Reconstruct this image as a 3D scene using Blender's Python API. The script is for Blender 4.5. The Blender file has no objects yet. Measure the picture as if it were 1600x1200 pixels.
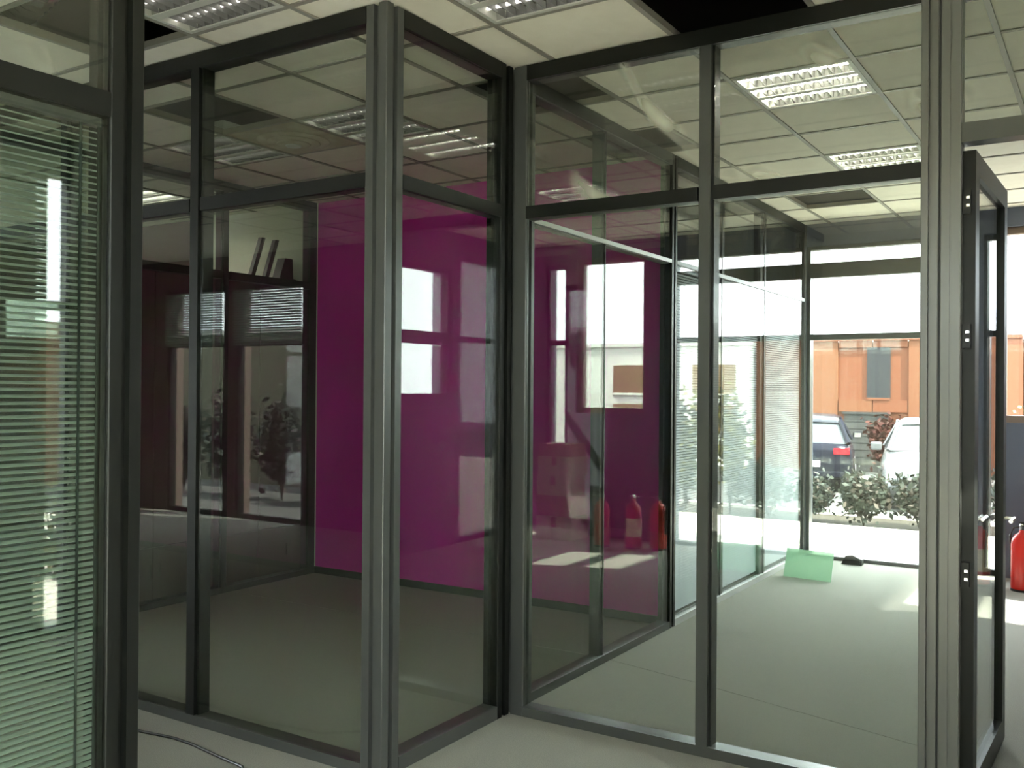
import bpy, bmesh, math, random
from mathutils import Vector, Matrix
random.seed(7)
SC = bpy.context.scene
COL = SC.collection

# ------------------------------------------------------------------ camera
F_PX = 1486.13
YAW, PITCH, ROLL = 0.5671, 0.0042, 0.0075
cam_d = bpy.data.cameras.new('camera')
cam = bpy.data.objects.new('camera', cam_d)
COL.objects.link(cam)
fwd = Vector((-math.sin(YAW) * math.cos(PITCH), math.cos(YAW) * math.cos(PITCH), math.sin(PITCH)))
rgt = Vector((math.cos(YAW), math.sin(YAW), 0))
upv = rgt.cross(fwd)
r2 = math.cos(ROLL) * rgt + math.sin(ROLL) * upv
u2 = -math.sin(ROLL) * rgt + math.cos(ROLL) * upv
cam.matrix_world = Matrix(((r2.x, u2.x, -fwd.x, 2.457), (r2.y, u2.y, -fwd.y, -3.851),
                           (r2.z, u2.z, -fwd.z, 1.561), (0, 0, 0, 1)))
cam_d.sensor_width = 36.0
cam_d.lens = F_PX / 1600 * 36.0
cam_d.clip_start = 0.05
cam_d.clip_end = 300
SC.camera = cam

# ------------------------------------------------------------------ world, sun, exposure
W = bpy.data.worlds.new('hazy_sky')
SC.world = W
W.use_nodes = True
bgn = W.node_tree.nodes['Background']
bgn.inputs[0].default_value = (0.90, 0.96, 1.0, 1)
bgn.inputs[1].default_value = 5.0
sun_d = bpy.data.lights.new('sun', 'SUN')
sun_d.energy = 14.0
sun_d.angle = 0.02
sun_d.color = (1.0, 0.95, 0.86)
sun = bpy.data.objects.new('sun', sun_d)
COL.objects.link(sun)
sun_dir = Vector((-0.80, 0.26, -1.0)).normalized()
sun.rotation_euler = sun_dir.to_track_quat('-Z', 'Y').to_euler()
SC.view_settings.view_transform = 'Standard'
SC.view_settings.look = 'None'
SC.view_settings.exposure = 2.0
SC.view_settings.gamma = 1.0
SC.view_settings.use_curve_mapping = False
SC.cycles.transparent_max_bounces = 40
SC.cycles.max_bounces = 10
SC.cycles.diffuse_bounces = 6
SC.cycles.glossy_bounces = 6
SC.cycles.caustics_reflective = False
SC.cycles.caustics_refractive = False

# ------------------------------------------------------------------ materials
MATS = {}


def mat(name, base, rough=0.6, metal=0.0, spec=0.5, noise=None, bump=None, trans=None):
    """noise = (scale, second colour, low, high); bump = (scale, strength)"""
    m = bpy.data.materials.new(name)
    m.use_nodes = True
    nt = m.node_tree
    b = nt.nodes['Principled BSDF']
    b.inputs['Base Color'].default_value = (*base, 1)
    b.inputs['Roughness'].default_value = rough
    b.inputs['Metallic'].default_value = metal
    b.inputs['Specular IOR Level'].default_value = spec
    if noise or bump:
        tc = nt.nodes.new('ShaderNodeTexCoord')
    if noise:
        n = nt.nodes.new('ShaderNodeTexNoise')
        n.inputs['Scale'].default_value = noise[0]
        n.inputs['Detail'].default_value = 6
        nt.links.new(tc.outputs['Object'], n.inputs['Vector'])
        cr = nt.nodes.new('ShaderNodeValToRGB')
        cr.color_ramp.elements[0].position = noise[2]
        cr.color_ramp.elements[1].position = noise[3]
        cr.color_ramp.elements[0].color = (*base, 1)
        cr.color_ramp.elements[1].color = (*noise[1], 1)
        nt.links.new(n.outputs['Fac'], cr.inputs['Fac'])
        nt.links.new(cr.outputs['Color'], b.inputs['Base Color'])
    if bump:
        n2 = nt.nodes.new('ShaderNodeTexNoise')
        n2.inputs['Scale'].default_value = bump[0]
        n2.inputs['Detail'].default_value = 4
        nt.links.new(tc.outputs['Object'], n2.inputs['Vector'])
        bp = nt.nodes.new('ShaderNodeBump')
        bp.inputs['Strength'].default_value = bump[1]
        bp.inputs['Distance'].default_value = 0.01
        nt.links.new(n2.outputs['Fac'], bp.inputs['Height'])
        nt.links.new(bp.outputs['Normal'], b.inputs['Normal'])
    if trans:
        b.inputs['Transmission Weight'].default_value = trans
    MATS[name] = m
    return m


def glass(name, tint, f0=0.05, streaks=0.0, streak_col=(0.75, 0.75, 0.62)):
    """window glass: clear with a Schlick reflection, each face of the pane on its own; optional painted streaks imitating reflections"""
    m = bpy.data.materials.new(name)
    m.use_nodes = True
    nt = m.node_tree
    nt.nodes.remove(nt.nodes['Principled BSDF'])
    out = nt.nodes['Material Output']
    tr = nt.nodes.new('ShaderNodeBsdfTransparent')
    tr.inputs[0].default_value = (*tint, 1)
    gl = nt.nodes.new('ShaderNodeBsdfGlossy')
    gl.inputs['Roughness'].default_value = 0.0
    lw = nt.nodes.new('ShaderNodeLayerWeight')
    lw.inputs['Blend'].default_value = 0.5
    pw = nt.nodes.new('ShaderNodeMath'); pw.operation = 'POWER'
    pw.inputs[1].default_value = 5.0
    nt.links.new(lw.outputs['Facing'], pw.inputs[0])
    ma = nt.nodes.new('ShaderNodeMath'); ma.operation = 'MULTIPLY_ADD'
    ma.inputs[1].default_value = 1 - f0
    ma.inputs[2].default_value = f0
    nt.links.new(pw.outputs[0], ma.inputs[0])
    mx = nt.nodes.new('ShaderNodeMixShader')
    nt.links.new(ma.outputs[0], mx.inputs[0])
    nt.links.new(tr.outputs[0], mx.inputs[1])
    nt.links.new(gl.outputs[0], mx.inputs[2])
    last = mx
    if streaks:
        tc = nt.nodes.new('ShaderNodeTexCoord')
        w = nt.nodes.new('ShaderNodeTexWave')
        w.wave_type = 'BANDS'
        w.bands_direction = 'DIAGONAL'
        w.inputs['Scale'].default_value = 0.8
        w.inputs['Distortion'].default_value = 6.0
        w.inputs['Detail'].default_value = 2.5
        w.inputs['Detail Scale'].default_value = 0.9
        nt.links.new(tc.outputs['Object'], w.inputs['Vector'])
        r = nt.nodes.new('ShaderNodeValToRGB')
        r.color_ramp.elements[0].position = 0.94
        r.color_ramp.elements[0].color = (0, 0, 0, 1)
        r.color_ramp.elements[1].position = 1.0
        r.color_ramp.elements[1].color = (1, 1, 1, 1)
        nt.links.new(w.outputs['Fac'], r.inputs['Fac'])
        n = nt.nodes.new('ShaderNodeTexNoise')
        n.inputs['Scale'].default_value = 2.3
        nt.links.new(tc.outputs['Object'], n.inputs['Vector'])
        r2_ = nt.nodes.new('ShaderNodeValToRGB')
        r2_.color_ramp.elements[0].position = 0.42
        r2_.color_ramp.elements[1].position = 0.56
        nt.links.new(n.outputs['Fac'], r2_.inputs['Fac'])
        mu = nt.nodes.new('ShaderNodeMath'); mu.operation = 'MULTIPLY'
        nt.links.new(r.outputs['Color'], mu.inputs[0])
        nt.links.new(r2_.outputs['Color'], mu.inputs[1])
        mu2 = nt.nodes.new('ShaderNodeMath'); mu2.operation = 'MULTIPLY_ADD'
        mu2.inputs[1].default_value = streaks
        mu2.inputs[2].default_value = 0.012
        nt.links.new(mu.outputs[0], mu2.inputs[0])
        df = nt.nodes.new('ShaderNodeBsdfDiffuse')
        df.inputs[0].default_value = (*streak_col, 1)
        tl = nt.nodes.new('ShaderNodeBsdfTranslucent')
        tl.inputs[0].default_value = (*streak_col, 1)
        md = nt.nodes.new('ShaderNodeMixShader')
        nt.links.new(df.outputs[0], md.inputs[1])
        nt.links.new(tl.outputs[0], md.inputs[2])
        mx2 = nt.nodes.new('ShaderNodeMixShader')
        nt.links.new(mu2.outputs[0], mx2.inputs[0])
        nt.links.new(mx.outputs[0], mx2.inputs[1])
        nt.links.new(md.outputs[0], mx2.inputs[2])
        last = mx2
    nt.links.new(last.outputs[0], out.inputs['Surface'])
    MATS[name] = m
    return m


M_FRAME = mat('anthracite_aluminium', (0.011, 0.012, 0.010), 0.38, 0.2, 0.35)
M_FRAME_P = mat('pale_grey_aluminium', (0.17, 0.172, 0.16), 0.32, 0.3)
M_FRAME2 = mat('dark_gasket', (0.02, 0.022, 0.02), 0.5)
M_FRAME_L = mat('lit_grey_aluminium', (0.092, 0.096, 0.09), 0.30, 0.35)  # lighter copy of the frame metal, with corridor light put into its colour
M_PALE_AL = mat('pale_aluminium', (0.55, 0.55, 0.53), 0.3, 0.3)
M_GLASS = glass('partition_glass', (0.885, 0.915, 0.88))
M_GLASS_F = glass('blind_partition_glass', (0.955, 0.97, 0.97), f0=0.08)
M_GLASS_STREAK = glass('painted_streak_glass', (0.905, 0.93, 0.89), streaks=0.5)  # pale streaks painted into the glass to imitate reflections
M_GLASS_W = glass('window_glass', (0.96, 0.98, 0.97))
M_CARPET = mat('grey_carpet', (0.30, 0.30, 0.265), 0.95, spec=0.1, noise=(260, (0.42, 0.415, 0.365), 0.35, 0.68), bump=(900, 0.5))
M_CARPET2 = mat('carpet_seam', (0.05, 0.05, 0.045), 0.95, spec=0.1)
M_TILE = mat('cream_mineral_tile', (0.8, 0.75, 0.64), 0.9, spec=0.2, noise=(9, (0.76, 0.71, 0.6), 0.4, 0.7), bump=(240, 0.15))
M_TILE_OLD = mat('stained_mineral_tile', (0.42, 0.37, 0.28), 0.9, spec=0.2, noise=(6, (0.55, 0.5, 0.4), 0.4, 0.7))
M_TBAR = mat('ceiling_bar', (0.27, 0.25, 0.21), 0.5)
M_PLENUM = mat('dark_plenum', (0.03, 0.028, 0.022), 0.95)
M_MAG = mat('magenta_paint', (0.66, 0.016, 0.40), 0.55, spec=0.3, noise=(1.2, (0.61, 0.015, 0.37), 0.4, 0.7))
M_BLUE = mat('slate_blue_paint', (0.115, 0.125, 0.16), 0.6, spec=0.3)
M_WHITE = mat('off_white_paint', (0.78, 0.76, 0.66), 0.7, spec=0.3)
M_BROWNW = mat('taupe_paint', (0.10, 0.075, 0.06), 0.6, spec=0.3)
M_TAUPE = mat('taupe_laminate', (0.115, 0.088, 0.075), 0.45)
M_TAUPE2 = mat('dark_taupe_laminate', (0.06, 0.045, 0.04), 0.5)
M_SLAT = mat('grey_slat', (0.26, 0.32, 0.27), 0.4)
M_SLATW = mat('white_slat', (0.72, 0.78, 0.80), 0.45)
M_CORD = mat('dark_cord', (0.02, 0.03, 0.025), 0.8)
M_CHROME = mat('chrome', (0.8, 0.8, 0.8), 0.15, 1.0)
M_MIRROR = mat('bright_reflector', (0.62, 0.62, 0.60), 0.12, 1.0)
M_BLADE = mat('louvre_aluminium', (0.20, 0.20, 0.195), 0.5, 0.3)
M_LAMPW = mat('white_lamp_metal', (0.55, 0.55, 0.5), 0.45)
M_TUBE_GLINT = mat('glint_tube_glass', (0.75, 0.75, 0.72), 0.25)
M_TUBE = mat('lit_tube_glass', (0.85, 0.85, 0.82), 0.25)
M_TUBE.node_tree.nodes['Principled BSDF'].inputs['Emission Color'].default_value = (1.0, 0.95, 0.84, 1)
M_TUBE.node_tree.nodes['Principled BSDF'].inputs['Emission Strength'].default_value = 22.0
for k_, v_ in (('Emission Color', (1.0, 0.95, 0.84, 1)), ('Emission Strength', 0.8)):
    M_TUBE_GLINT.node_tree.nodes['Principled BSDF'].inputs[k_].default_value = v_  # unlit tubes given a faint glow to imitate glints
M_BLACK = mat('black_plastic', (0.012, 0.012, 0.012), 0.4)
M_RED = mat('red_enamel', (0.62, 0.02, 0.012), 0.3)
M_LABEL = mat('cream_paper', (0.75, 0.62, 0.42), 0.6)
M_WHITEP = mat('white_plastic', (0.88, 0.88, 0.86), 0.35)
M_CARD = mat('cardboard', (0.42, 0.27, 0.15), 0.8, noise=(14, (0.36, 0.22, 0.12), 0.4, 0.7))
M_CARDW = mat('pale_cardboard', (0.66, 0.60, 0.48), 0.75)
M_TAPE = mat('brown_tape', (0.25, 0.13, 0.06), 0.35)
M_DUCT = mat('foil', (0.7, 0.7, 0.68), 0.25, 1.0)
M_PAVE = mat('pale_paving', (0.68, 0.66, 0.56), 0.85, noise=(5, (0.6, 0.58, 0.5), 0.4, 0.7))
M_ASPH = mat('pale_asphalt', (0.075, 0.075, 0.072), 0.9, spec=0.05, noise=(30, (0.095, 0.095, 0.09), 0.4, 0.7))
M_SOIL = mat('soil', (0.03, 0.026, 0.02), 0.95, spec=0.05)
M_KERB = mat('kerb_stone', (0.5, 0.48, 0.44), 0.85)
M_ORANGE = mat('orange_cladding', (0.105, 0.042, 0.022), 0.6, spec=0.1)
M_ORANGE2 = mat('paler_orange_cladding', (0.108, 0.047, 0.025), 0.6, spec=0.1)
M_ORANGE3 = mat('deep_orange_cladding', (0.1, 0.036, 0.019), 0.6, spec=0.1)
M_BLDW = mat('white_render', (0.72, 0.70, 0.64), 0.8)
M_DOORG = mat('grey_shutter', (0.036, 0.036, 0.035), 0.6, spec=0.1)
M_GREYGL = mat('grey_facade_glass', (0.022, 0.023, 0.026), 0.2, spec=0.1)
M_YELLOW = mat('pale_yellow_panel', (0.2, 0.13, 0.07), 0.7, spec=0.1)
M_LEAF = mat('grey_green_leaf', (0.02, 0.025, 0.019), 0.55, spec=0.12)
M_LEAF2 = mat('dry_leaf', (0.055, 0.047, 0.04), 0.6, spec=0.12)
M_LEAFY = mat('yellow_green_leaf', (0.16, 0.15, 0.05), 0.55, spec=0.1)
M_LEAFR = mat('red_leaf', (0.035, 0.01, 0.008), 0.55, spec=0.1)
M_STEM = mat('twig', (0.03, 0.024, 0.018), 0.8, spec=0.1)
M_SILVER = mat('silver_car_paint', (0.09, 0.094, 0.1), 0.25, 0.3)
M_NAVY = mat('dark_blue_car_paint', (0.007, 0.0075, 0.014), 0.25, 0.2, spec=0.08)
M_CARGL = mat('car_glass', (0.05, 0.055, 0.06), 0.06, spec=0.25)
M_TYRE = mat('tyre', (0.006, 0.006, 0.006), 0.8, spec=0.1)
M_TAIL = mat('tail_lens', (0.16, 0.008, 0.012), 0.2, spec=0.2)
M_LENS = mat('clear_lens', (0.75, 0.78, 0.8), 0.1)
M_BRICK = mat('pale_block', (0.075, 0.072, 0.05), 0.9, spec=0.1)

gm = bpy.data.materials.new('green_acrylic')
gm.use_nodes = True
nt = gm.node_tree
nt.nodes.remove(nt.nodes['Principled BSDF'])
_t = nt.nodes.new('ShaderNodeBsdfTransparent'); _t.inputs[0].default_value = (0.76, 0.93, 0.79, 1)
_d = nt.nodes.new('ShaderNodeBsdfDiffuse'); _d.inputs[0].default_value = (0.42, 0.58, 0.45, 1)
_tl = nt.nodes.new('ShaderNodeBsdfTranslucent'); _tl.inputs[0].default_value = (0.42, 0.60, 0.46, 1)
_m0 = nt.nodes.new('ShaderNodeMixShader')
nt.links.new(_d.outputs[0], _m0.inputs[1]); nt.links.new(_tl.outputs[0], _m0.inputs[2])
_m1 = nt.nodes.new('ShaderNodeMixShader'); _m1.inputs[0].default_value = 0.6
nt.links.new(_t.outputs[0], _m1.inputs[1]); nt.links.new(_m0.outputs[0], _m1.inputs[2])
nt.links.new(_m1.outputs[0], nt.nodes['Material Output'].inputs['Surface'])
M_GREEN = gm


# ------------------------------------------------------------------ helpers
class MB:
    """collects faces, then links them as one mesh object"""

    def __init__(self):
        self.v, self.f = [], []

    def add(self, vs, fs):
        o = len(self.v)
        self.v += [tuple(p) for p in vs]
        self.f += [tuple(i + o for i in f) for f in fs]
        return self

    def box(self, x0, x1, y0, y1, z0, z1):
        x0, x1 = min(x0, x1), max(x0, x1); y0, y1 = min(y0, y1), max(y0, y1); z0, z1 = min(z0, z1), max(z0, z1)
        return self.add([(x0, y0, z0), (x1, y0, z0), (x1, y1, z0), (x0, y1, z0),
                         (x0, y0, z1), (x1, y0, z1), (x1, y1, z1), (x0, y1, z1)],
                        [(3, 2, 1, 0), (4, 5, 6, 7), (0, 1, 5, 4), (1, 2, 6, 5), (2, 3, 7, 6), (3, 0, 4, 7)])

    def prism(self, poly, z0, z1, fn=lambda a, b, z: (a, b, z)):
        """poly counter-clockwise in (a, b), extruded along z, mapped by fn"""
        n = len(poly)
        vs = [fn(a, b, z0) for a, b in poly] + [fn(a, b, z1) for a, b in poly]
        fs = [tuple(range(n - 1, -1, -1)), tuple(range(n, 2 * n))]
        fs += [(i, (i + 1) % n, n + (i + 1) % n, n + i) for i in range(n)]
        return self.add(vs, fs)

    def lathe(self, prof, c=(0, 0, 0), n=20):
        vs, fs = [], []
        for r, z in prof:
            for k in range(n):
                a = 2 * math.pi * k / n
                vs.append((c[0] + r * math.cos(a), c[1] + r * math.sin(a), c[2] + z))
        for i in range(len(prof) - 1):
            for k in range(n):
                fs.append((i * n + k, i * n + (k + 1) % n, (i + 1) * n + (k + 1) % n, (i + 1) * n + k))
        fs.append(tuple(range(n - 1, -1, -1)))
        fs.append(tuple((len(prof) - 1) * n + k for k in range(n)))
        return self.add(vs, fs)

    def tube(self, path, r, n=8):
        vs, fs = [], []
        P = [Vector(p) for p in path]
        for i, p in enumerate(P):
            t = (P[min(i + 1, len(P) - 1)] - P[max(i - 1, 0)]).normalized()
            a = t.orthogonal().normalized() if abs(t.z) > .95 else t.cross(Vector((0, 0, 1))).normalized()
            b = t.cross(a)
            for k in range(n):
                w = 2 * math.pi * k / n
                vs.append(p + r * (math.cos(w) * a + math.sin(w) * b))
        for i in range(len(P) - 1):
            for k in range(n):
                fs.append((i * n + k, i * n + (k + 1) % n, (i + 1) * n + (k + 1) % n, (i + 1) * n + k))
        fs.append(tuple(range(n)))
        fs.append(tuple((len(P) - 1) * n + k for k in reversed(range(n))))
        return self.add(vs, fs)

    def mesh(self, name, m, off=(0, 0, 0), smooth=False, bevel=0):
        me = bpy.data.meshes.new(name)
        me.from_pydata([(x - off[0], y - off[1], z - off[2]) for x, y, z in self.v], [], self.f)
        bm = bmesh.new(); bm.from_mesh(me)
        bmesh.ops.recalc_face_normals(bm, faces=bm.faces)
        if bevel:
            bmesh.ops.bevel(bm, geom=list(bm.edges), offset=bevel, segments=2, affect='EDGES', profile=0.6)
        bm.to_mesh(me); bm.free()
        if smooth:
            for p in me.polygons:
                p.use_smooth = True
        me.materials.append(m)
        return me

    def build(self, name, m, parent=None, smooth=False, bevel=0, label=None):
        off = tuple(world_base(parent)) if parent is not None else (0, 0, 0)
        o = bpy.data.objects.new(name, self.mesh(name, m, off, smooth, bevel))
        COL.objects.link(o)
        if parent is not None:
            o.parent = parent
        if label:
            o['label'] = label
        return o


def world_base(o):
    p = Vector((0, 0, 0))
    while o is not None:
        p += o.location
        o = o.parent
    return p


def thing(name, label, cat, loc, group=None):
    o = bpy.data.objects.new(name, None)
    o.empty_display_size = 0.1
    COL.objects.link(o)
    o.location = loc
    o['kind'] = 'thing'; o['label'] = label; o['category'] = cat
    if group: o['group'] = group
    return o


def tag(o, label, cat, group=None, kind='thing'):
    o['kind'] = kind; o['label'] = label; o['category'] = cat
    if group: o['group'] = group
    return o


def struct(o, label=None, cat=None):
    o['kind'] = 'structure'
    if label: o['label'] = label
    if cat: o['category'] = cat
    return o


def empty_struct(name, label, cat, loc=(0, 0, 0)):
    o = bpy.data.objects.new(name, None)
    o.empty_display_size = 0.1
    COL.objects.link(o)
    o.location = loc
    return struct(o, label, cat)


H, T = 3.10, 2.397          # ceiling height, transom height
LB, LD, W1, YF, XR = 0.939, 2.0065, 3.217, 5.117, 3.10
YB, XL, XB = -5.75, -8.2, -4.75   # wall behind the camera, far left wall, left end of the next room
GX, GY = 0.215, -0.49       # ceiling grid origin, 0.6 m tiles

# ------------------------------------------------------------------ floor
fl = empty_struct('floor', 'grey carpeted office floor running through all the glass rooms', 'floor')
MB().box(XL, XR + .25, YB - .25, YF + .25, -.12, -.012).build('floor_slab', M_CARPET2, fl)
# two carpet lengths meeting in the seam that crosses the middle room behind its glass front
MB().add([(XL, YB, -.012), (XR, YB, -.012), (XR, 0.28, -.012), (0.62, 0.942, -.012), (-.1, 1.10, -.012), (XL, 1.10, -.012),
          (XL, YB, 0), (XR, YB, 0), (XR, 0.28, 0), (0.62, 0.942, 0), (-.1, 1.10, 0), (XL, 1.10, 0)],
         [(5, 4, 3, 2, 1, 0), (6, 7, 8, 9, 10, 11), (0, 1, 7, 6), (1, 2, 8, 7), (2, 3, 9, 8), (3, 4, 10, 9), (4, 5, 11, 10), (5, 0, 6, 11)]
         ).build('carpet_length', M_CARPET, fl)
g_ = .009
MB().add([(XL, YF, -.012), (XR, YF, -.012), (XR, 0.28 + g_, -.012), (0.62, 0.942 + g_, -.012), (-.1, 1.10 + g_, -.012), (XL, 1.10 + g_, -.012),
          (XL, YF, 0), (XR, YF, 0), (XR, 0.28 + g_, 0), (0.62, 0.942 + g_, 0), (-.1, 1.10 + g_, 0), (XL, 1.10 + g_, 0)],
         [(0, 1, 2, 3, 4, 5), (11, 10, 9, 8, 7, 6), (0, 6, 7, 1), (1, 7, 8, 2), (2, 8, 9, 3), (3, 9, 10, 4), (4, 10, 11, 5), (5, 11, 6, 0)]
         ).build('carpet_length', M_CARPET, fl)

# ------------------------------------------------------------------ ceiling: lay-in tiles on a grid of bars, dark void above
HOLES = {(-1, 1), (-1, 3), (-4, 0), (1, 0), (0, 7), (-3, -2)}
LIGHTS = {(0, -1): 'recessed louvre light cut by the top edge of the photo, above the inner corner',
          (-2, -2): 'recessed louvre light close to the near left post, just before the open passage',
          (1, 2): 'larger looking bright louvre light in the ceiling of the middle glass room',
          (1, 5): 'louvre light deeper in the middle glass room, nearest the outside windows',
          (-3, 1): 'louvre light over the magenta room beside the round air diffuser',
          (-8, 2): 'louvre light added in the next room to brighten its off-white wall',  # lamp added to lift the wall above the cupboards
          (-5, 1): 'louvre light over the magenta room beyond the round diffuser, by its left side'}
DIFF = (-4, 1)
SPECIAL = HOLES | set(LIGHTS) | {DIFF}
ce = empty_struct('ceiling', 'suspended ceiling of cream mineral tiles with several tiles missing', 'ceiling', (0, 0, H))
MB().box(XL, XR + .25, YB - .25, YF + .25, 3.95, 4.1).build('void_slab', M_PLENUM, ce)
X0i, X1i, Y0j, Y1j = -9, 4, -8, 9
tile_me = None
for i in range(X0i, X1i + 1):
    for j in range(Y0j, Y1j + 1):
        if (i, j) in SPECIAL:
            continue
        x0, x1 = GX + .6 * i, GX + .6 * i + .6
        y0, y1 = GY + .6 * j, GY + .6 * j + .6
        cx0, cx1, cy0, cy1 = max(x0 + .006, -4.99), min(x1 - .006, XR), max(y0 + .006, -5.28), min(y1 - .006, YF)
        if cx1 - cx0 < .05 or cy1 - cy0 < .05:
            continue
        full = (cx1 - cx0 > .58) and (cy1 - cy0 > .58)
        if full:
            if tile_me is None:
                tile_me = MB().box(-.294, .294, -.294, .294, .008, .023).mesh('ceiling_tile', M_TILE)
            t = bpy.data.objects.new('ceiling_tile', tile_me)
            COL.objects.link(t); t.parent = ce
            t.location = ((x0 + x1) / 2, (y0 + y1) / 2, 0)
        else:
            MB().box(cx0, cx1, cy0, cy1, H + .008, H + .023).build('ceiling_tile', M_TILE, ce)
MB().box(XL, -4.99, YB, YF, H + .008, H + .023).build('plain_ceiling_board', M_TILE, ce)
MB().box(-4.99, XR, YB, -5.28, H + .008, H + .023).build('plain_ceiling_board', M_TILE, ce)
g = MB()
for i in range(X0i, X1i + 2):
    x = GX + .6 * i
    if -5 < x < XR:
        g.box(x - .012, x + .012, YB, YF, H, H + .007)
        g.box(x - .002, x + .002, YB, YF, H + .007, H + .04)
for j in range(Y0j, Y1j + 2):
    y = GY + .6 * j
    if YB < y < YF:
        g.box(-4.99, XR, y - .012, y + .012, H + .001, H + .0075)
        g.box(-4.99, XR, y - .002, y + .002, H + .0075, H + .036)
gr = g.build('grid_bars', M_TBAR, ce)
gr['kind'] = 'stuff'

# ------------------------------------------------------------------ outer walls with real openings
def wall_openings(name, axis, p0, p1, a0, a1, z1, ops, m, label):
    """a wall along one axis, cut up round its openings (a0, a1, z0, z1)"""
    root = empty_struct(name, label, 'wall', (0, 0, 0))
    b = MB()
    def bx(u0, u1, zz0, zz1):
        if u1 - u0 < 1e-4 or zz1 - zz0 < 1e-4: return
        if axis == 'x': b.box(u0, u1, p0, p1, zz0, zz1)
        else: b.box(p0, p1, u0, u1, zz0, zz1)
    cur = a0
    for (u0, u1, z0o, z1o) in sorted(ops):
        bx(cur, u0, 0, z1); bx(u0, u1, 0, z0o); bx(u0, u1, z1o, z1)
        cur = u1
    bx(cur, a1, 0, z1)
    b.build('wall_face', m, root)
    return root


def window(name, axis, front, depth, u0, u1, z0, z1, bars, label, fm, fw=.05, verts=(), sill=None):
    """a framed window unit; front = coordinate of its room face, depth signed towards outside"""
    root = empty_struct(name, label, 'window', ((u0, front, z0) if axis == 'x' else (front, u0, z0)))
    def bx(mb, a0, a1, d0, d1, zz0, zz1):
        q0, q1 = front + d0 * depth, front + d1 * depth
        return mb.box(a0, a1, q0, q1, zz0, zz1) if axis == 'x' else mb.box(q0, q1, a0, a1, zz0, zz1)
    f = MB()
    bx(f, u0, u0 + fw, 0, 1, z0, z1); bx(f, u1 - fw, u1, 0, 1, z0, z1)
    bx(f, u0 + fw, u1 - fw, 0, 1, z0, z0 + fw); bx(f, u0 + fw, u1 - fw, 0, 1, z1 - fw, z1)
    fr = f.build('window_frame', fm, root)
    for (b0, b1) in bars:
        bx(MB(), u0 + fw, u1 - fw, .05, .95, b0, b1).build('crossbar', fm, fr)
    for (v0, v1) in verts:
        bx(MB(), v0, v1, .05, .95, z0 + fw, z1 - fw).build('mullion', fm, fr)
    us = [u0 + fw] + [x for v in sorted(verts) for x in v] + [u1 - fw]
    zs = [z0 + fw] + [x for v in sorted(bars) for x in v] + [z1 - fw]
    for a in range(0, len(us), 2):
        for c in range(0, len(zs), 2):
            bx(MB(), us[a], us[a + 1], .45, .52, zs[c], zs[c + 1]).build('pane', M_GLASS_W, root)
    if sill:
        bx(MB(), u0 - .02, u1 + .02, -.25, 0, z0 - .03, z0).build('window_sill', sill, root)
    return root


C1A, C1B = 2.03, 2.083
C2A, C2B = 2.61, 2.745
HEAD = 2.90
wall_openings('wall_back', 'x', YF, YF + .25, XL, XR + .25, 3.95,
              [(0.0, 1.33, 0, HEAD), (1.60, 2.42, 1.30, 2.95), (2.52, 2.80, 0, HEAD)], M_BLUE,
              'slate blue outer wall facing the car park')
window('window_1', 'x', YF + .02, .09, 0.0, 1.33, 0, HEAD, [(C1A, C1B), (C2A, C2B)],
       'tall floor-to-lintel window of the middle room looking at the silver car', M_FRAME_L, .032)  # frame uses the lighter grey to imitate veiling glare
window('window_2', 'x', YF + .05, .09, 1.60, 2.42, 1.30, 2.95, [], 'square high window seen past the open glass door',
       mat('brown_window_frame', (0.22, 0.15, 0.11), 0.5), .06, sill=M_WHITEP)
window('window_3', 'x', YF + .02, .09, 2.52, 2.80, 0, HEAD, [(C1A, C1B)], 'narrow full-height window in the outer corner', M_FRAME, .045)
wall_openings('wall_right', 'y', XR, XR + .25, YB - .25, YF, 3.95,
              [(-5.6, -3.9, 0, HEAD), (-.47, -.20, 0, HEAD), (2.90, 3.80, 1.45, 2.74), (4.70, 4.98, 0, HEAD)], M_BLUE,
              'slate blue right hand outer wall')
window('window_4', 'y', XR + .02, .09, -.47, -.20, 0, HEAD, [(C1A, C1B)], 'narrow full-height window at the end of the corridor', M_FRAME, .04)
window('window_5', 'y', XR + .02, .09, 2.90, 3.80, 1.45, 2.74, [(1.98, 2.10)], 'high two-light window in the right wall', M_FRAME, .05)
window('window_6', 'y', XR + .02, .09, 4.70, 4.98, 0, HEAD, [(C1A, C1B)], 'full-height window beside the outer corner pier', M_FRAME, .045)
window('fill_window_11', 'y', XR + .02, .09, -5.6, -3.9, 0, HEAD, [(C1A, C1B)], 'unseen full-height window added in the right wall behind to let sun in', M_FRAME, .05)  # added out of view so sun on the floor brightens the corridor ceiling
wall_openings('wall_front', 'x', YB - .25, YB, -.2, XR + .25, 3.95, [(.9, 3.0, 0, 2.75)], M_WHITE, 'off-white wall behind the photographer')
wall_openings('wall_front', 'x', YB - .25, YB, XL, -.2, 3.95, [(-7.62, -6.55, 0, 2.75), (-6.38, -5.25, 0, 2.75)], M_BROWNW, 'taupe wall at the back of the left room')
window('window_7', 'x', YB - .02, -.09, -7.62, -6.55, 0, 2.75, [(C1A, C1B)], 'tall window behind, left of two', M_FRAME, .05)
window('window_8', 'x', YB - .02, -.09, -6.38, -5.25, 0, 2.75, [(C1A, C1B)], 'tall window behind, right of two', M_FRAME, .05)
window('fill_window_9', 'y', XL - .02, -.09, -3.3, -1.2, 0, 2.75, [(C1A, C1B)], 'unseen wide window added in the far left wall for fill light', M_FRAME, .05, verts=[(-2.28, -2.23)])  # opening out of view, added to light the left room
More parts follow.
